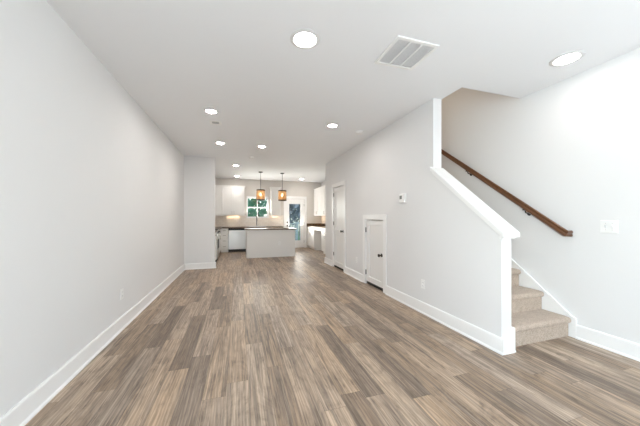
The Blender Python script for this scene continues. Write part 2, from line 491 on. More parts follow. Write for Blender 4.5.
# right wall: low sloped wall beside the first steps, then full height with two door openings
CAPS = 0.813                                       # slope of the low wall
def cap_z(y): return 1.098+CAPS*(y-1.762)         # top of the drywall under the cap
D3 = (3.763, 4.412, 1.200); D2 = (5.452, 6.145, 1.985)
g = G()
g.prism([(1.762, 0), (2.63, 0), (2.63, cap_z(2.63)), (1.762, cap_z(1.762))], 'X', XR, XQ)
g.box(XR, XQ, 2.63, D3[0], 0, H); g.box(XR, XQ, D3[0], D3[1], D3[2], H)
g.box(XR, XQ, D3[1], D2[0], 0, H); g.box(XR, XQ, D2[0], D2[1], D2[2], H); g.box(XR, XQ, D2[1], YP, 0, H)
struct('wall_right', g, M['wall'])
g = G(); g.box(XQ, XS, YP-T, YP, 0, H)
struct('wall_pantry', g, M['wall'])
g = G()                                           # walls around the stair above the ceiling
g.box(XQ-T, XQ, 2.2, 7.0, H+.3, TOP); g.box(XQ, XS, 2.2, 2.32, H+.3, TOP); g.box(XQ, XS, 6.88, 7.0, H+.3, TOP)
struct('wall_upper', g, M['wall'])
# back wall with window and patio door openings
WX0, WX1, WZ0, WZ1 = 0.31, 1.085, 1.25, 2.005
DX0, DX1, DZ = 1.815, 2.57, 2.0
g = G()
g.box(XL-T, WX0, YB, YB+T, 0, H); g.box(WX0, WX1, YB, YB+T, 0, WZ0); g.box(WX0, WX1, YB, YB+T, WZ1, H)
g.box(WX1, DX0, YB, YB+T, 0, H); g.box(DX0, DX1, YB, YB+T, DZ, H); g.box(DX1, XS+T, YB, YB+T, 0, H)
struct('wall_back', g, M['kitchen_wall'])
# front wall behind the camera, with a wide window added for light and a glazed door
FW = (-0.95, 0.35, 1.00, 2.30); FD = (2.2, 3.0, 2.15)
g = G()
g.box(XL-T, FW[0], YF-T, YF, 0, H); g.box(FW[0], FW[1], YF-T, YF, 0, FW[2]); g.box(FW[0], FW[1], YF-T, YF, FW[3], H)
g.box(FW[1], FD[0], YF-T, YF, 0, H); g.box(FD[0], FD[1], YF-T, YF, FD[2], H); g.box(FD[1], XS+T, YF-T, YF, 0, H)
struct('wall_front', g, M['wall'])

# baseboards: board with eased top and a shoe strip
BH = 0.142
def base_profile(): return [(0, 0), (0.030, 0), (0.028, 0.012), (0.018, 0.022), (0.016, BH-.012), (0.010, BH), (0, BH)]
def baseboard(name, face, u0, u1):
    k, p = face
    sgn = {'S': -1, 'W': -1, 'E': 1, 'N': 1}[k]
    g = G()
    if k in 'SN': g.prism([(p+sgn*a, b) for a, b in base_profile()], 'X', u0, u1)
    else: g.prism([(p+sgn*a, b) for a, b in base_profile()], 'Y', u0, u1)
    return struct(name, g, M['trim'])
baseboard('baseboard_left', ('E', XL), YF, YJ)
baseboard('baseboard_wing', ('S', YJ), XL+.03, -0.56+.03)
baseboard('baseboard_wing', ('E', -0.56), YJ, YJ+.12)
baseboard('baseboard_right', ('W', XR), 1.762-.03, 3.680)
baseboard('baseboard_right', ('W', XR), 4.495, 5.368)
baseboard('baseboard_right', ('W', XR), 6.23, YP+.03)
baseboard('baseboard_right', ('S', 1.762), XR, XQ)
baseboard('baseboard_pantry', ('N', YP), XR, XS)
baseboard('baseboard_stair', ('W', XS), YF, 1.752)
g = G(); g.prism([(XQ+a*.8, b if b < .03 else b+.085) for a, b in base_profile()], 'Y', 1.735, 1.780)
struct('baseboard_right', g, M['trim'])

# sloped cap on the low stair wall with moulding beneath
def sloped(g, y0, y1, zoff0, zoff1, x0, x1):
    g.prism([(y0, cap_z(y0)+zoff0), (y1, cap_z(y1)+zoff0), (y1, cap_z(y1)+zoff1), (y0, cap_z(y0)+zoff1)], 'X', x0, x1)
g = G()
sloped(g, 1.705, 2.630, 0.004, 0.044, XR-.044, XQ+.030)
sloped(g, 2.630, 2.638, 0.002, 0.044, XR-.044, XR)
sloped(g, 1.734, 2.632, -0.026, 0.006, XR-.018, XR+.001)
sloped(g, 1.742, 2.630, -0.036, -0.022, XR-.010, XR+.001)
sloped(g, 1.728, 2.630, -0.020, 0.004, XQ-.001, XQ+.018)
g.box(XR-.020, XQ+.016, 1.740, 1.764, cap_z(1.74)-.040, cap_z(1.74)+.006)
struct('trim_1', g, M['trim'], label='white sloped cap on the low wall beside the stairs')

# stair skirt board on the stair wall
def skirt_z(y): return 0.222+0.80*(y-1.80)
g = G()
g.prism([(1.752, 0), (6.0, 0), (6.0, 3.1), (5.55, skirt_z(5.55)), (1.79, skirt_z(1.79)), (1.752, 0.20)], 'X', XS-.020, XS)
g.prism([(1.752, .19), (1.79, skirt_z(1.79)-.012), (5.55, skirt_z(5.55)-.012), (5.55, skirt_z(5.55)+.004), (1.785, skirt_z(1.785)+.004), (1.752, .21)], 'X', XS-.026, XS-.019)
struct('trim_2', g, M['trim'], label='white skirt board rising along the stairs')

# window over the kitchen sink
g = G()
c = 0.045
g.box(WX0-.02, WX0, YB-.016, YB, WZ0-.02, WZ1+.05); g.box(WX1, WX1+.04, YB-.016, YB, WZ0-.02, WZ1+.05)
g.box(WX0-.02, WX1+.04, YB-.016, YB, WZ1, WZ1+.055); g.box(WX0-.03, WX1+.05, YB-.03, YB, WZ0-.03, WZ0)
win = struct('window_1', g, M['trim'], label='kitchen window with white grid over the sink')
g = G()
zm = 1.628; xm = 0.695; t0, t1 = YB+.03, YB+.07
g.box(WX0, WX0+.022, t0, t1, WZ0, WZ1); g.box(WX1-.022, WX1, t0, t1, WZ0, WZ1)
g.box(WX0, WX1, t0, t1, WZ1-.022, WZ1); g.box(WX0, WX1, t0, t1, WZ0, WZ0+.022)
g.box(WX0, WX1, t0, t1, zm-.02, zm+.02); g.box(xm-.014, xm+.014, t0+.005, t1-.005, WZ0, WZ1)
obj('window_frame', g, M['trim'], win)
obj('pane', G().box(WX0+.01, WX1-.01, YB+.048, YB+.052, WZ0+.01, WZ1-.01), M['glass'], win)

# front window added to light the room, and front door, behind the camera
g = G(); x0, x1, z0, z1 = FW
g.box(x0-.08, x0, YF, YF+.016, z0-.08, z1+.08); g.box(x1, x1+.08, YF, YF+.016, z0-.08, z1+.08)
g.box(x0, x1, YF, YF+.016, z1, z1+.08); g.box(x0-.1, x1+.1, YF, YF+.04, z0-.06, z0)
w2 = struct('added_window_front', g, M['trim'], label='unseen wide front window added to light the room')
g = G()
for a in (x0, (x0+x1)/2-.03, x1-.04): g.box(a, a+.05, YF-.07, YF-.03, z0, z1)
for b in (z0, (z0+z1)/2-.02, z1-.04): g.box(x0, x1, YF-.07, YF-.03, b, b+.04)
obj('window_frame', g, M['trim'], w2)
obj('pane', G().box(x0, x1, YF-.052, YF-.048, z0, z1), M['glass'], w2)
for nm, fc_, y0, y1, lb in (('added_window_left', ('E', XL), -2.2, -.3, 'unseen side window added for light in the left wall'), ('added_window_stair', ('W', XS), -2.2, -.7, 'unseen side window added for light in the stair wall')):  # unseen side windows added to let in fill light
    g = G()
    g.f(fc_, y0-.08, y0, .32, 2.48, -.016, 0); g.f(fc_, y1, y1+.08, .32, 2.48, -.016, 0); g.f(fc_, y0, y1, 2.4, 2.48, -.016, 0); g.f(fc_, y0, y1, .34, .4, -.04, 0)
    w3 = struct(nm, g, M['trim'], label=lb)
    g = G(); ym = (y0+y1)/2
    for a in (y0, ym-.02, y1-.04): g.f(fc_, a, a+.04, .4, 2.4, .04, .08)
    for b in (.4, 1.38, 2.36): g.f(fc_, y0, y1, b, b+.04, .04, .08)
    obj('window_frame', g, M['trim'], w3)
    obj('pane', G().f(fc_, y0+.01, y1-.01, .41, 2.39, .058, .062), M['glass'], w3)
g = G(); x0, x1, z1 = FD
F_ = ('N', YF-.03)
g.f(F_, x0, x0+.12, .01, z1-.01, 0, .04); g.f(F_, x1-.12, x1, .01, z1-.01, 0, .04); g.f(F_, x0, x1, .01, .25, 0, .04); g.f(F_, x0, x1, z1-.15, z1-.01, 0, .04)
d4 = struct('door_4', g, M['trim'], label='glazed front door')
obj('pane', G().f(F_, x0+.1, x1-.1, .2, z1-.1, .018, .022), M['glass'], d4)

# ------------------------------------------------------------------ doors
def casing(g, face, u0, u1, vtop, w=0.085, th=0.018):
    g.f(face, u0-w, u0+.004, 0, vtop+w, -th, 0, .004); g.f(face, u1-.004, u1+w, 0, vtop+w, -th, 0, .004)
    g.f(face, u0-.002, u1+.002, vtop-.004, vtop+w, -th+.0015, 0, .003)
def knob(parent, face, u, v, m=None):
    k = {'S': (0, -1, 0), 'W': (-1, 0, 0)}[face[0]]
    g = G().lathe(fpt(face, u, v, 0), [(0.0, 0), (0.030, 0), (0.031, 0.004), (0.026, 0.009), (0.011, 0.012), (0.010, 0.034),
                                      (0.020, 0.040), (0.027, 0.050), (0.027, 0.060), (0.020, 0.067), (0, 0.069)], k, 24)
    return obj('door_knob', g, m or M['bronze'], parent, smooth=True)
def hinge(parent, face, u, v):
    g = G(); a = fpt(face, u, v-.045, -.008); b = fpt(face, u, v+.045, -.008)
    g.cyl(a, b, .0085, seg=12)
    g.f(face, u-.006, u+.03, v-.042, v+.042, -.002, .002)
    obj('hinge', g, M['bronze'], parent)
RW = ('W', XR)
RS = ('W', XR+.010)
# small door to the storage under the stairs
g = G(); casing(g, RW, D3[0], D3[1], D3[2])
g.f(RW, D3[0]-.001, D3[0]+.006, 0, D3[2], 0, XQ-XR); g.f(RW, D3[1]-.006, D3[1]+.001, 0, D3[2], 0, XQ-XR); g.f(RW, D3[0], D3[1], D3[2]-.006, D3[2]+.001, 0, XQ-XR)
struct('trim_3', g, M['trim'], label='white casing around the small door under the stairs')
g = G().shaker(RS, D3[0]+.010, D3[1]-.010, 0.052, D3[2]-.016, t=.035, stile=0.095, recess=0.018, bev=.004)
d3 = struct('door_3', g, M['door'], label='small white one-panel door under the stairs')
obj('door_gap_shade', G().f(RS, D3[0]+.012, D3[1]-.012, .006, .054, .004, .030), M['black'], d3)  # black strip painted in as the shade of the gap under the door
knob(d3, RS, 3.853, 0.60); hinge(d3, RS, D3[1]-.008, 1.005); hinge(d3, RS, D3[1]-.008, 0.215)
# tall pantry door
g = G(); casing(g, RW, D2[0], D2[1], D2[2])
g.f(RW, D2[0]-.001, D2[0]+.006, 0, D2[2], 0, XQ-XR); g.f(RW, D2[1]-.006, D2[1]+.001, 0, D2[2], 0, XQ-XR); g.f(RW, D2[0], D2[1], D2[2]-.006, D2[2]+.001, 0, XQ-XR)
struct('trim_4', g, M['trim'], label='white casing around the tall two-panel door')
g = G().shaker(RS, D2[0]+.010, D2[1]-.010, 0.050, D2[2]-.014, t=.035, stile=0.10, rails=[(0.80, 0.94)], recess=0.018, bev=.004)
d2 = struct('door_2', g, M['door'], label='tall white two-panel closet door')
obj('door_gap_shade', G().f(RS, D2[0]+.012, D2[1]-.012, .006, .052, .004, .030), M['black'], d2)  # same black strip for the shaded gap below the tall door
knob(d2, RS, 5.535, 0.92)
for z in (1.80, 1.09, 0.33): hinge(d2, RS, D2[1]-.008, z)
# dark closet behind the tall door
struct('wall_closet', G().box(XS-.30, XS-.22, 5.56, YP-T, 0, H), M['wall'])
# patio door
BW = ('S', YB); BS = ('S', YB+.02)
g = G(); casing(g, BW, DX0, DX1, DZ, w=.095)
struct('trim_5', g, M['trim'], label='white casing around the patio door')
g = G()
gx0, gx1, gz0, gz1 = 1.925, 2.425, 0.29, 1.81
g.f(BS, DX0+.008, gx0, .012, DZ-.01, 0, .045, .003); g.f(BS, gx1, DX1-.008, .012, DZ-.01, 0, .045, .003)
g.f(BS, gx0-.001, gx1+.001, .012, gz0, 0, .045); g.f(BS, gx0-.001, gx1+.001, gz1, DZ-.01, 0, .045)
for a in ((gx0, gx0+.02, gz0, gz1), (gx1-.02, gx1, gz0, gz1), (gx0, gx1, gz0, gz0+.02), (gx0, gx1, gz1-.02, gz1)): g.f(BS, *a, -.008, .004, .002)
d1 = struct('door_1', g, M['trim'], label='white glazed patio door at the back of the kitchen')
obj('pane', G().f(BS, gx0, gx1, gz0, gz1, .018, .024), M['glass'], d1)
knob(d1, BS, DX0+.06, 0.91)
obj('deadbolt', G().lathe(fpt(BS, DX0+.06, 1.045, 0), [(0, 0), (.030, 0), (.030, .012), (.02, .018), (0, .018)], (0, -1, 0), 20), M['bronze'], d1, True)
for z in (1.75, 1.0, .25): hinge(d1, BS, DX1-.006, z)
struct('door_sill', G().box(DX0, DX1, YB-.005, YB+T, 0, .011), M['nickel'])

# ------------------------------------------------------------------ stairs
RISE, RUN, Y0 = 0.20, 0.25, 1.812
st = thing('carpeted_staircase', 'beige carpeted stairs rising between the low wall and the stair wall', 'stairs', (2.85, Y0, 0))
SX0, SX1 = XQ+.001, XS-.027
for i in range(15):
    y = Y0+i*RUN; zt = (i+1)*RISE
    pr = [(y, 0), (y, zt-.064)]
    pr += [(y-.003, zt-.062)]
    for k in range(9):
        a = -PI/2+k*PI/8
        pr.append((y-.006-.024*math.cos(a), zt-.030+.030*math.sin(a)))
    pr += [(y+.03, zt+.002), (y+RUN*.6, zt), (y+RUN-.0005, zt), (y+RUN-.0005, 0)]
    if i == 14: pr = pr[:-2]+[(6.66, zt), (6.66, H+.001), (y+.02, H+.001), (y+.02, zt-.1)]; pr[0] = (y, zt-.1); pr = pr[:-1]
    gg = G().prism(pr, 'X', SX0, SX1)
    es = [e for e in gg.bm.edges if all(abs(v.co.x-SX1) < 1e-5 for v in e.verts) and min(v.co.z for v in e.verts) > zt-.06 and max(v.co.y for v in e.verts) < y+.05]
    bmesh.ops.bevel(gg.bm, geom=es, offset=.008, segments=2, affect='EDGES')
    obj('step', gg, M['carpet'], st, smooth=True)

# handrail
RX = 3.230
def rail_z(y): return 1.060+0.738*(y-1.800)
hr = thing('handrail', 'dark stained wooden handrail on the stair wall', 'handrail', (XS, 1.78, 1.08))
prof = [(-.016, -.034), (.016, -.034), (.024, -.026), (.024, -.010), (.019, -.004), (.026, .006), (.027, .018), (.018, .031), (-.018, .031), (-.027, .018), (-.026, .006), (-.019, -.004), (-.024, -.010), (-.024, -.026)]
obj('rail', G().sweep([(XS-.002, 1.812, rail_z(1.812)), (RX, 1.812, rail_z(1.812)), (RX, 5.3, rail_z(5.3))], prof), M['rail'], hr, smooth=True)
for y in (2.21, 3.02, 3.9, 4.9):
    zc = rail_z(y)
    g = G().lathe((XS, y, zc-.085), [(0, 0), (.022, 0), (.022, .005), (.010, .010), (0, .010)], (-1, 0, 0), 20)
    g.cyl((XS-.006, y, zc-.085), (RX+.01, y, zc-.070), .007, seg=10)
    g.cyl((RX+.01, y, zc-.072), (RX, y, zc-.030), .007, seg=10)
    g.box(RX-.012, RX+.012, y-.022, y+.022, zc-.044, zc-.026)
    obj('bracket', g, M['bronze'], hr, smooth=True)

# ------------------------------------------------------------------ wall plates
def outlet(face, u, v, label, group='white wall outlets'):
    t = thing('wall_outlet', label, 'outlet', fpt(face, u, v, 0), group)
    obj('plate', G().f(face, u-.036, u+.036, v-.058, v+.058, -.006, 0, .003), M['plastic'], t)
    for s in (-1, 1):
        g = G().f(face, u-.017, u+.017, v+s*.021-.014, v+s*.021+.014, -.0085, -.0055, .004)
        rc = obj('receptacle', g, M['grille'], t)
        g = G(); g.f(face, u-.008, u-.006, v+s*.021-.004, v+s*.021+.005, -.0092, -.0084); g.f(face, u+.006, u+.008, v+s*.021-.004, v+s*.021+.004, -.0092, -.0084)
        obj('slots', g, M['slotgrey'], rc)
outlet(('E', XL), 3.41, 0.385, 'white wall outlet low on the left wall')
outlet(RW, 2.812, 0.372, 'white wall outlet below the thermostat near the low stair wall')
outlet(RW, 4.80, 0.375, 'white wall outlet between the small door and the tall door')
outlet(('S', 8.19), 1.22, 0.425, 'white outlet on the front panel of the kitchen island')

t = thing('light_switch', 'white double toggle switch plate on the stair wall', 'light switch', (XS, 1.509, 1.148))
SW = ('W', XS)
obj('plate', G().f(SW, 1.447, 1.571, 1.088, 1.208, -.010, 0, .004), M['plastic'], t)
for u in (1.486, 1.532):
    tg = obj('toggle', G().f(SW, u-.0055, u+.0055, 1.134, 1.160, -.014, -.009, .001).f(SW, u-.004, u+.004, 1.148, 1.166, -.022, -.012, .0015), M['duct'], t)
    
    for v in (1.118, 1.178): obj('screw', G().cyl(fpt(SW, u, v, -.0095), fpt(SW, u, v, -.011), .003, seg=10), M['nickel'], tg)

t = thing('thermostat', 'square white thermostat with a small grey screen on the right wall', 'thermostat', (XR, 3.23, 1.51))
obj('backplate', G().f(RW, 3.158, 3.302, 1.438, 1.582, -.008, 0, .004), M['plastic'], t)
obj('housing', G().f(RW, 3.168, 3.292, 1.448, 1.574, -.034, -.008, .008), M['plastic'], t)
obj('display', G().f(RW, 3.225, 3.280, 1.500, 1.550, -.0355, -.033, .001), M['screen'], t)

# ------------------------------------------------------------------ ceiling fittings
def recessed(loc, label, lens='lens'):
    t = thing('recessed_light', label, 'ceiling light', loc, 'recessed ceiling lights')
    x, y, z = loc
    obj('trim_ring', G().lathe((x, y, z), [(.090, -.005), (.096, -.010), (.110, -.008), (.122, -.003), (.123, 0), (.090, 0)], (0, 0, 1), 40), M['ringwhite'], t, True)
    obj('lens', G().lathe((x, y, z), [(0, -.004), (.090, -.004), (.0905, -.003), (.0905, 0), (0, 0)], (0, 0, 1), 40), M[lens], t)
    return t
recessed((0.522, 2.08, H), 'largest recessed ceiling light, nearest the camera, left of the return grille', 'lens_dim')
recessed((2.891, 1.613, H), 'recessed ceiling light over the foot of the stairs', 'lens_dim')
RL = recessed((-0.362, 3.865, H), 'recessed ceiling light just in front of the small square ceiling vent')
for x, y, lb in [(1.425, 3.888, 'recessed ceiling light just left of the round smoke detector'),
                 (-0.347, 5.456, 'recessed ceiling light next beyond the small square ceiling vent'),
                 (0.454, 5.468, 'recessed ceiling light in the middle of the ceiling, in front of the pendants'),
                 (-0.073, 7.69, 'recessed kitchen ceiling light over the aisle beside the range'),
                 (-0.058, 9.62, 'farthest recessed kitchen light, above the dishwasher and left wall cabinets'),
                 (2.286, 9.62, 'recessed kitchen light just inside the patio door')]:
    dup(RL, (x, y, H), lb)
for o in bpy.data.objects:                       # the six lamps beyond the stairs are a smaller size
    if o.name.startswith('recessed_light') and o.location.y > 3: o.scale = (.72, .72, 1)

t = thing('return_air_grille', 'large square white return grille with three louvred panels in the ceiling', 'ceiling vent', (1.43, 2.0, H))
g = G(); x0, x1, y0, y1 = 1.222, 1.634, 1.808, 2.194
fw = .03
g.box(x0, x1, y0, y0+fw, H-.010, H, .002); g.box(x0, x1, y1-fw, y1, H-.010, H, .002); g.box(x0, x0+fw, y0+fw-.001, y1-fw+.001, H-.010, H, .002); g.box(x1-fw, x1, y0+fw-.001, y1-fw+.001, H-.010, H, .002)
xi = [x0+fw+(x1-x0-2*fw)*k/3 for k in range(4)]
for k in (1, 2): g.box(xi[k]-.006, xi[k]+.006, y0+fw-.001, y1-fw+.001, H-.010, H)
obj('frame', g, M['plastic'], t)
obj('backing', G().box(x0+.02, x1-.02, y0+.02, y1-.02, H-.0012, H-.0002), M['duct'], t)
for k in range(3):
    g = G(); a, b = xi[k]+.005, xi[k+1]-.005
    n = 24
    for i in range(n):
        y = y0+fw+(y1-y0-2*fw)*(i+.5)/n
        g.prism([(y-.005, H-.0085), (y-.003, H-.0085), (y+.006, H-.0015), (y+.004, H-.0015)], 'X', a, b)
    obj('louvre_panel', g, M['grille'], t)

t = thing('ceiling_vent', 'small square white ceiling vent with a grey centre', 'ceiling vent', (-0.34, 4.31, H))
g = G(); x, y = -.34, 4.31
for a in ((x-.085, x+.085, y-.085, y-.05), (x-.085, x+.085, y+.05, y+.085), (x-.085, x-.05, y-.05, y+.05), (x+.05, x+.085, y-.05, y+.05)): g.box(*a, H-.008, H)
obj('frame', g, M['plastic'], t)
obj('backing', G().box(x-.05, x+.05, y-.05, y+.05, H-.002, H-.0005), M['slot'], t)
g = G()
for i in range(6): g.box(x-.05, x+.05, y-.043+i*.017, y-.040+i*.017, H-.004, H-.002)
obj('slats', g, M['grille'], t)

def detector(name, x, y, r, label, cat):
    t = thing(name, label, cat, (x, y, H))
    obj('base', G().lathe((x, y, H), [(0, 0), (r, 0), (r, -.012), (r*.9, -.016), (0, -.016)], (0, 0, 1), 36), M['plastic'], t, True)
    obj('cover', G().lathe((x, y, H), [(r*.82, -.014), (r*.80, -.030), (r*.55, -.038), (0, -.040)], (0, 0, 1), 36), M['plastic'], t, True)
detector('smoke_detector', 1.975, 4.05, .075, 'round white smoke detector on the ceiling near the right wall', 'smoke detector')
detector('smoke_detector', 0.284, 6.50, .060, 'round white smoke detector on the ceiling just in front of the pendants', 'smoke detector')

# ------------------------------------------------------------------ kitchen
def pull(parent, face, u, v, length=.11, vertical=True, m=None):
    g = G(); a = length/2
    if vertical:
        g.cyl(fpt(face, u, v-a, -.030), fpt(face, u, v+a, -.030), .006, seg=10)
        for s in (-1, 1): g.cyl(fpt(face, u, v+s*a*.75, 0), fpt(face, u, v+s*a*.75, -.030), .005, seg=8)
    else:
        g.cyl(fpt(face, u-a, v, -.030), fpt(face, u+a, v, -.030), .006, seg=10)
        for s in (-1, 1): g.cyl(fpt(face, u+s*a*.75, v, 0), fpt(face, u+s*a*.75, v, -.030), .005, seg=8)
    return obj('handle', g, m or M['nickel'], parent, True)

def cabinet(label, face, u0, u1, v0, v1, depth, doors=(), drawers=(), toe=False, crown=False, stile_left=0, group=None, shelf=False):
    """doors: (u0,u1,v0,v1,handle_u,handle_v); drawers: (u0,u1,v0,v1)"""
    um = (u0+u1)/2
    t = thing('kitchen_cabinet', label, 'cabinet', fpt(face, um, v0 if v0 > .5 else 0, depth/2), group)
    g = G()
    if toe:
        g.f(face, u0, u1, v0+.10, v1, .022, depth); g.f(face, u0, u1, v0, v0+.10, .085, depth)
    else: g.f(face, u0, u1, v0, v1, .022, depth)
    obj('carcass', g, M['cabinet'], t)
    if crown:
        g = G()
        for i, (z, o) in enumerate(((0, .006), (.02, .016), (.04, .03))): g.f(face, u0-(o if crown is True else 0), u1+(o if crown in (True, 'open') else 0), v1+z, v1+z+.0215, .022-o, depth)
        obj('crown_moulding', g, M['cabinet'], t)
        obj('light_rail', G().f(face, u0, u1, v0-.024, v0+.002, .022, .040), M['cabinet'], t)
    for d in doors:
        o = obj('door', G().shaker(face, d[0]+.0015, d[1]-.0015, d[2], d[3], t=.020, stile=.06), M['cabinet'], t)
        pull(o, face, d[4], d[5])
    for d in drawers:
        o = obj('drawer', G().f(face, d[0]+.0015, d[1]-.0015, d[2]+.0015, d[3]-.0015, 0, .020, .002), M['cabinet'], t)
        pull(o, face, (d[0]+d[1])/2, (d[2]+d[3])/2, .10, False, M['faucet'])
    return t

UF = ('S', 10.04)
cabinet('white double-door wall cabinet left of the kitchen window', UF, XL+.002, 0.205, 1.327, 2.35, YB-10.04-.002,
        doors=[(-0.60, -0.20, 1.332, 2.345, -0.235, 1.42), (-0.20, 0.20, 1.332, 2.345, -0.165, 1.42)], crown='open')
cabinet('narrow white wall cabinet between the kitchen window and the patio door', UF, 1.185, 1.55, 1.327, 2.35, YB-10.04-.002,
        doors=[(1.19, 1.545, 1.332, 2.345, 1.225, 1.42)], crown=True)
RU = ('W', 2.97)
ys = [7.62, 8.54, 9.45, 10.36]
for k in range(3):
    a, b = ys[k], ys[k+1]; m_ = (a+b)/2
    cabinet(['white wall cabinet on the right kitchen wall, nearest the pantry corner', 'white wall cabinet on the right kitchen wall, middle of three',
             'white wall cabinet on the right kitchen wall, farthest, beside the patio door'][k], RU, a+.001, b-.001, 1.327, 2.345, XS-2.97-.002,
            doors=[(a+.004, m_, 1.332, 2.34, m_-.035, 1.42), (m_, b-.004, 1.332, 2.34, m_+.035, 1.42)], crown='flush')

BF = ('S', 9.75)
cabinet('narrow white base cabinet with four drawers left of the dishwasher', BF, -0.60, -0.362, 0, .855, YB-9.75-.002, toe=True,
        drawers=[(-.597, -.365, .70, .85), (-.597, -.365, .51, .70), (-.597, -.365, .315, .51), (-.597, -.365, .11, .315)])
cabinet('white sink base cabinet right of the dishwasher, behind the island', BF, 0.268, 1.03, 0, .855, YB-9.75-.002, toe=True,
        doors=[(.271, .649, .11, .85, .61, .74), (.649, 1.027, .11, .85, .69, .74)])
cabinet('white base cabinet beside the patio door, behind the island', BF, 1.032, 1.565, 0, .855, YB-9.75-.002, toe=True,
        doors=[(1.035, 1.562, .11, .68, 1.08, .60)], drawers=[(1.035, 1.562, .69, .85)])

dw = thing('dishwasher', 'stainless steel dishwasher with a black control strip', 'dishwasher', (-.048, 10.0, 0))
DF = ('S', 9.742)
obj('body', G().f(DF, -.352, .256, .10, .855, .03, .60), M['black'], dw)
obj('toe_kick', G().f(DF, -.352, .256, 0, .10, .05, .60), M['black'], dw)
obj('control_panel', G().f(DF, -.350, .254, .785, .852, 0, .03, .004), M['black'], dw)
wd = obj('door', G().f(DF, -.350, .254, .105, .780, 0, .03, .006), M['steel'], dw)
g = G()
g.cyl((-.30, 9.70, .74), (.204, 9.70, .74), .011, seg=14)
for x in (-.27, .174): g.cyl((x, 9.742, .74), (x, 9.70, .74), .008, seg=10)
obj('handle', g, M['steel'], wd, True)

g = G(); g.box(XL+.002, 1.60, 9.712, YB-.012, .857, .893, .004); g.box(XL+.002, -.555, 8.325, 9.7115, .857, .893, .004)
o = obj('granite_countertop', g, M['granite']); tag(o, 'speckled brown granite countertop along the back kitchen wall under the window', 'countertop', 'granite countertops')
o = obj('granite_countertop', G().box(XL+.002, -.555, 6.96, 7.535, .857, .893, .004), M['granite']); tag(o, 'short granite countertop between the range and the wing wall', 'countertop', 'granite countertops')
EF = ('E', -0.58)
cabinet('white base cabinet between the wing wall and the range', EF, 6.96, 7.535, 0, .855, 0.64-.002, toe=True, doors=[(6.965, 7.53, .11, .68, 7.48, .60)], drawers=[(6.965, 7.53, .69, .85)])
cabinet('white base cabinet in the back left kitchen corner beyond the range', EF, 8.325, 9.735, 0, .855, 0.64-.002, toe=True,
        doors=[(8.33, 8.80, .11, .68, 8.75, .60), (8.80, 9.27, .11, .68, 8.85, .60)], drawers=[(8.33, 8.80, .69, .85), (8.80, 9.27, .69, .85)])
rg = thing('kitchen_range', 'stainless steel range with a black base on the left kitchen wall', 'range', (-.9, 7.93, 0))
RF = ('E', -.555)
obj('body', G().f(RF, 7.54, 8.318, .10, .89, .03, .66), M['black'], rg)
obj('base', G().f(RF, 7.54, 8.318, 0, .10, .03, .66), M['black'], rg)
od = obj('oven_door', G().f(RF, 7.545, 8.313, .27, .76, 0, .03, .005), M['steel'], rg)
obj('oven_glass', G().f(RF, 7.66, 8.20, .36, .62, -.002, .004), M['black'], od)
g = G().cyl((-.515, 7.60, .71), (-.515, 8.26, .71), .011, seg=12)
for y in (7.64, 8.22): g.cyl((-.56, y, .71), (-.515, y, .71), .008, seg=8)
obj('handle', g, M['steel'], od, True)
obj('drawer', G().f(RF, 7.545, 8.313, .105, .262, 0, .03, .005), M['steel'], rg)
cp = obj('control_panel', G().f(RF, 7.545, 8.313, .768, .888, 0, .03, .004), M['steel'], rg)
for k in range(5): obj('knob', G().lathe(fpt(RF, 7.62+k*.155, .83, 0), [(0, 0), (.022, 0), (.018, .025), (0, .025)], (1, 0, 0), 16), M['black'], cp, True)
obj('cooktop', G().f(RF, 7.54, 8.318, .891, .903, .005, .66, .002), M['black'], rg)

# sink and tap under the window
sk = thing('kitchen_sink', 'stainless sink set in the countertop under the kitchen window', 'sink', (.66, 10.02, .893))
g = G(); g.box(.36, 1.0, 9.80, 9.815, .893, .897); g.box(.36, 1.0, 10.185, 10.20, .893, .897); g.box(.36, .375, 9.815, 10.185, .893, .897); g.box(.985, 1.0, 9.815, 10.185, .893, .897)
obj('rim', g, M['steel'], sk)
obj('basin', G().box(.375, .985, 9.815, 10.185, .8935, .8945), M['steel'], sk)
fc = thing('kitchen_faucet', 'dark metal gooseneck faucet standing under the kitchen window', 'faucet', (.66, 10.26, .893))
obj('base', G().lathe((.66, 10.26, .893), [(0, 0), (.03, 0), (.03, .01), (.022, .018), (.020, .07), (0, .07)], (0, 0, 1), 24), M['nickel'], fc, True)
pts = [(.66, 10.26, .95), (.66, 10.26, 1.20)]
for k in range(1, 9):
    a = PI*k/8; pts.append((.66, 10.17+.09*math.cos(a), 1.20+.09*math.sin(a)))
pts.append((.66, 10.08, 1.12))
g = G()
for p, q in zip(pts[:-1], pts[1:]): g.cyl(p, q, .020, seg=12)
obj('spout', g, M['faucet'], fc, True)
obj('lever', G().cyl((.68, 10.26, .94), (.735, 10.26, .96), .007, seg=10).cyl((.735, 10.26, .955), (.755, 10.26, 1.02), .007, seg=10), M['nickel'], fc, True)

# backsplash
g = G(); g.box(XL, WX0-.03, YB-.010, YB, .895, 1.326); g.box(WX0-.03, WX1+.05, YB-.010, YB, .895, WZ0-.031); g.box(WX1+.05, 1.715, YB-.010, YB, .895, 1.326)
struct('trim_6', g, M['tile'], label='pale subway tile backsplash along the back kitchen wall')

struct('trim_7', G().box(XS-.010, XS, 7.62, YB-.012, .996, 1.326), M['tile'], label='pale subway tile backsplash on the right kitchen wall')
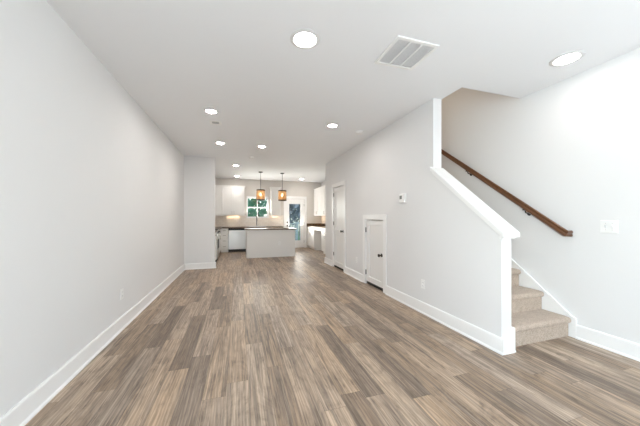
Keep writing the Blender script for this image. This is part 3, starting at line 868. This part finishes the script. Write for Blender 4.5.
# island
isl = thing('kitchen_island', 'white kitchen island base with plain front panel', 'kitchen island', (.976, 8.57, 0))
g = G(); g.box(.228, 1.724, 8.19, 8.95, .0, .852, .002)
obj('body', g, M['island'], isl)
g = G(); g.box(.224, 1.728, 8.184, 8.192, 0, .018); g.box(1.722, 1.730, 8.184, 8.95, 0, .018); g.box(.222, .230, 8.184, 8.95, 0, .018)
obj('base_strip', g, M['island'], isl)
o = obj('granite_countertop', G().box(.182, 1.785, 8.150, 9.0, .8535, .888, .004), M['granite']); tag(o, 'speckled brown granite countertop on the kitchen island', 'countertop', 'granite countertops')

# desk run on the right kitchen wall
RB = ('W', 2.69)
cabinet('white base cabinet beside the patio door on the right kitchen wall', RB, 9.362, YB-.012, 0, .855, XS-2.69-.002, toe=True,
        doors=[(9.366, 9.86, .11, .68, 9.82, .60), (9.86, 10.36, .11, .68, 9.90, .60)], drawers=[(9.366, 9.86, .69, .85), (9.86, 10.36, .69, .85)])
cabinet('white base cabinet on the right kitchen wall nearest the pantry corner', RB, 7.62, 8.488, 0, .855, XS-2.69-.002, toe=True,
        doors=[(7.625, 8.05, .11, .68, 8.01, .60), (8.05, 8.484, .11, .68, 8.09, .60)], drawers=[(7.625, 8.05, .69, .85), (8.05, 8.484, .69, .85)])
t = thing('desk_apron', 'white drawer band over the open knee space on the right kitchen wall', 'drawer', (3.0, 8.925, .77))
obj('carcass', G().f(RB, 8.490, 9.360, .770, .855, .022, XS-2.69-.002), M['cabinet'], t)
o = obj('drawer', G().f(RB, 8.495, 9.355, .773, .852, 0, .020, .002), M['cabinet'], t); pull(o, RB, 8.925, .812, .12, False)
g = G(); g.box(2.665, XS-.002, 7.62, YB-.012, .857, .893, .004); g.box(3.275, XS-.002, 7.62, YB-.012, .8925, .995); g.box(2.665, 3.276, YB-.034, YB-.012, .8925, .995)
o = obj('granite_countertop', g, M['granite']); tag(o, 'brown granite countertop on the right kitchen wall, right of the patio door', 'countertop', 'granite countertops')

# under-cabinet lights
def strip(face, u0, u1, w, label):
    t = thing('under_cabinet_light', label, 'light', fpt(face, (u0+u1)/2, 1.326, w), 'under-cabinet lights')
    obj('housing', G().f(face, u0, u1, 1.314, 1.3265, w-.02, w+.02, .002), M['plastic'], t)
    obj('diffuser', G().f(face, u0+.01, u1-.01, 1.309, 1.314, w-.009, w+.009), M['striplight'], t)
strip(UF, -.40, .02, .27, 'warm light strip under the wall cabinet left of the window')
strip(UF, 1.24, 1.50, .27, 'warm light strip under the wall cabinet between window and patio door')
strip(RU, 9.6, 10.2, .20, 'warm light strip under the wall cabinet on the right kitchen wall')

# pendants
def pendant(x, y, label):
    t = thing('pendant_light', label, 'pendant light', (x, y, H), 'pendant lights over the island')
    zt, zb, r = 2.115, 1.805, .130
    obj('canopy', G().lathe((x, y, H), [(0, 0), (.068, 0), (.066, -.014), (.05, -.024), (.01, -.03), (0, -.03)], (0, 0, 1), 28), M['black'], t, True)
    obj('cord', G().cyl((x, y, H-.028), (x, y, zt+.02), .006, seg=8), M['black'], t)
    sh = obj('lamp_shade', G().lathe((x, y, 0), [(r, zb), (r, zt), (r-.003, zt), (r-.003, zb), (r, zb)], (0, 0, 1), 36), M['shade'], t, True)
    g = G()
    for z in (zb, zt): g.lathe((x, y, z), [(r+.006, -.016), (r+.006, .016), (r-.008, .016), (r-.008, -.016), (r+.006, -.016)], (0, 0, 1), 36)
    for k in range(12):
        a = 2*PI*k/12; g.cyl((x+math.cos(a)*(r+.001), y+math.sin(a)*(r+.001), zb), (x+math.cos(a)*(r+.001), y+math.sin(a)*(r+.001), zt), .0028, seg=6)
    for k in range(3):
        a = 2*PI*k/3; g.cyl((x, y, zt), (x+math.cos(a)*r, y+math.sin(a)*r, zt), .004, seg=6)
    obj('shade_frame', g, M['bronze'], sh)
    obj('socket', G().lathe((x, y, zt), [(0, .03), (.02, .02), (.024, -.07), (0, -.07)], (0, 0, 1), 20), M['bronze'], t, True)
    obj('bulb', G().lathe((x, y, zt-.07), [(.012, 0), (.016, -.02), (.034, -.06), (.036, -.085), (.024, -.115), (0, -.125)], (0, 0, 1), 20), M['bulb'], t, True)
    return t
pn = pendant(.672, 8.53, 'left amber cylinder pendant lamp with dark rims over the island')
dup(pn, (1.372, 8.55, H), 'right amber cylinder pendant lamp with dark rims over the island')

# ------------------------------------------------------------------ outside
struct('ground', G().box(-14, 18, YB+T+.01, 34, -.65, -.6), M['grass'])
g = G()
for i in range(14): g.box(-.6, 4.4, YB+T+.02+i*.145, YB+T+.02+i*.145+.14, -.07, -.03)
g.box(-.55, 4.35, YB+T+.02, YB+T+2.04, -.598, -.071)
struct('deck', g, M['deck'])
rl = thing('deck_railing', 'pale painted railing at the edge of the deck outside the patio door', 'railing', (1.9, 12.45, -.03))
obj('top_rail', G().box(-.55, 4.35, 12.41, 12.49, .93, .97), M['fence'], rl)
obj('bottom_rail', G().box(-.55, 4.35, 12.43, 12.47, .06, .10), M['fence'], rl)
for k in range(4): obj('post', G().box(-.55+k*1.6, -.46+k*1.6, 12.405, 12.495, -.03, 1.02), M['fence'], rl)
for k in range(38):
    x = -.40+k*.125
    obj('baluster', G().box(x, x+.035, 12.433, 12.467, .10, .93), M['fence'], rl)

def tree(x, y, h, r, label, m, n=1500, cat='tree', zc=.62, squash=1.0):
    t = thing('garden_tree', label, cat, (x, y, -.6), 'trees behind the house')
    g = G()
    g.cyl((x, y, -.62), (x+.1, y, h*.45), .16, .10, 12); g.cyl((x+.1, y, h*.45), (x, y+.1, h*.85), .10, .03, 10)
    obj('trunk', g, M['trunk'], t)
    g = G()
    for i in range(n):
        while True:
            p = Vector((random.uniform(-1, 1), random.uniform(-1, 1), random.uniform(-1, 1)))
            if .12 < p.length < 1: break
        p = p*(0.75+.25*random.random())
        c = Vector((x+p.x*r, y+p.y*r, h*zc+p.z*h*.46*squash))
        s = random.uniform(.10, .24)
        a = Vector((random.gauss(0, 1), random.gauss(0, 1), random.gauss(0, 1))).normalized()
        b = a.cross(Vector((random.gauss(0, 1), random.gauss(0, 1), random.gauss(0, 1)))).normalized()
        v = [g.bm.verts.new(c+a*s), g.bm.verts.new(c+b*s*.5), g.bm.verts.new(c-a*s), g.bm.verts.new(c-b*s*.5)]
        g.bm.faces.new(v)
    obj('foliage', g, m, t)
tree(-.6, 17.0, 5.2, 1.5, 'green leafy tree outside the kitchen window, to the left', M['leaf'], 750)
tree(1.3, 19.5, 4.4, 1.9, 'green leafy tree outside the kitchen window, to the right', M['leaf'], 1000)
tree(0.3, 24.0, 3.6, 2.6, 'low green tree farther off outside the kitchen window', M['leaf'])
tree(2.9, 16.0, 6.5, 1.5, 'dark blue-green tree outside the patio door, to the left', M['leafdark'], 2200, zc=.5)
tree(5.0, 19.0, 7.5, 1.9, 'dark blue-green tree outside the patio door, to the right', M['leafdark'], 2600, zc=.5)
tree(5.8, 25.0, 8.5, 2.4, 'tall dark tree behind the others outside the patio door', M['leafdark'], 2400, zc=.5)
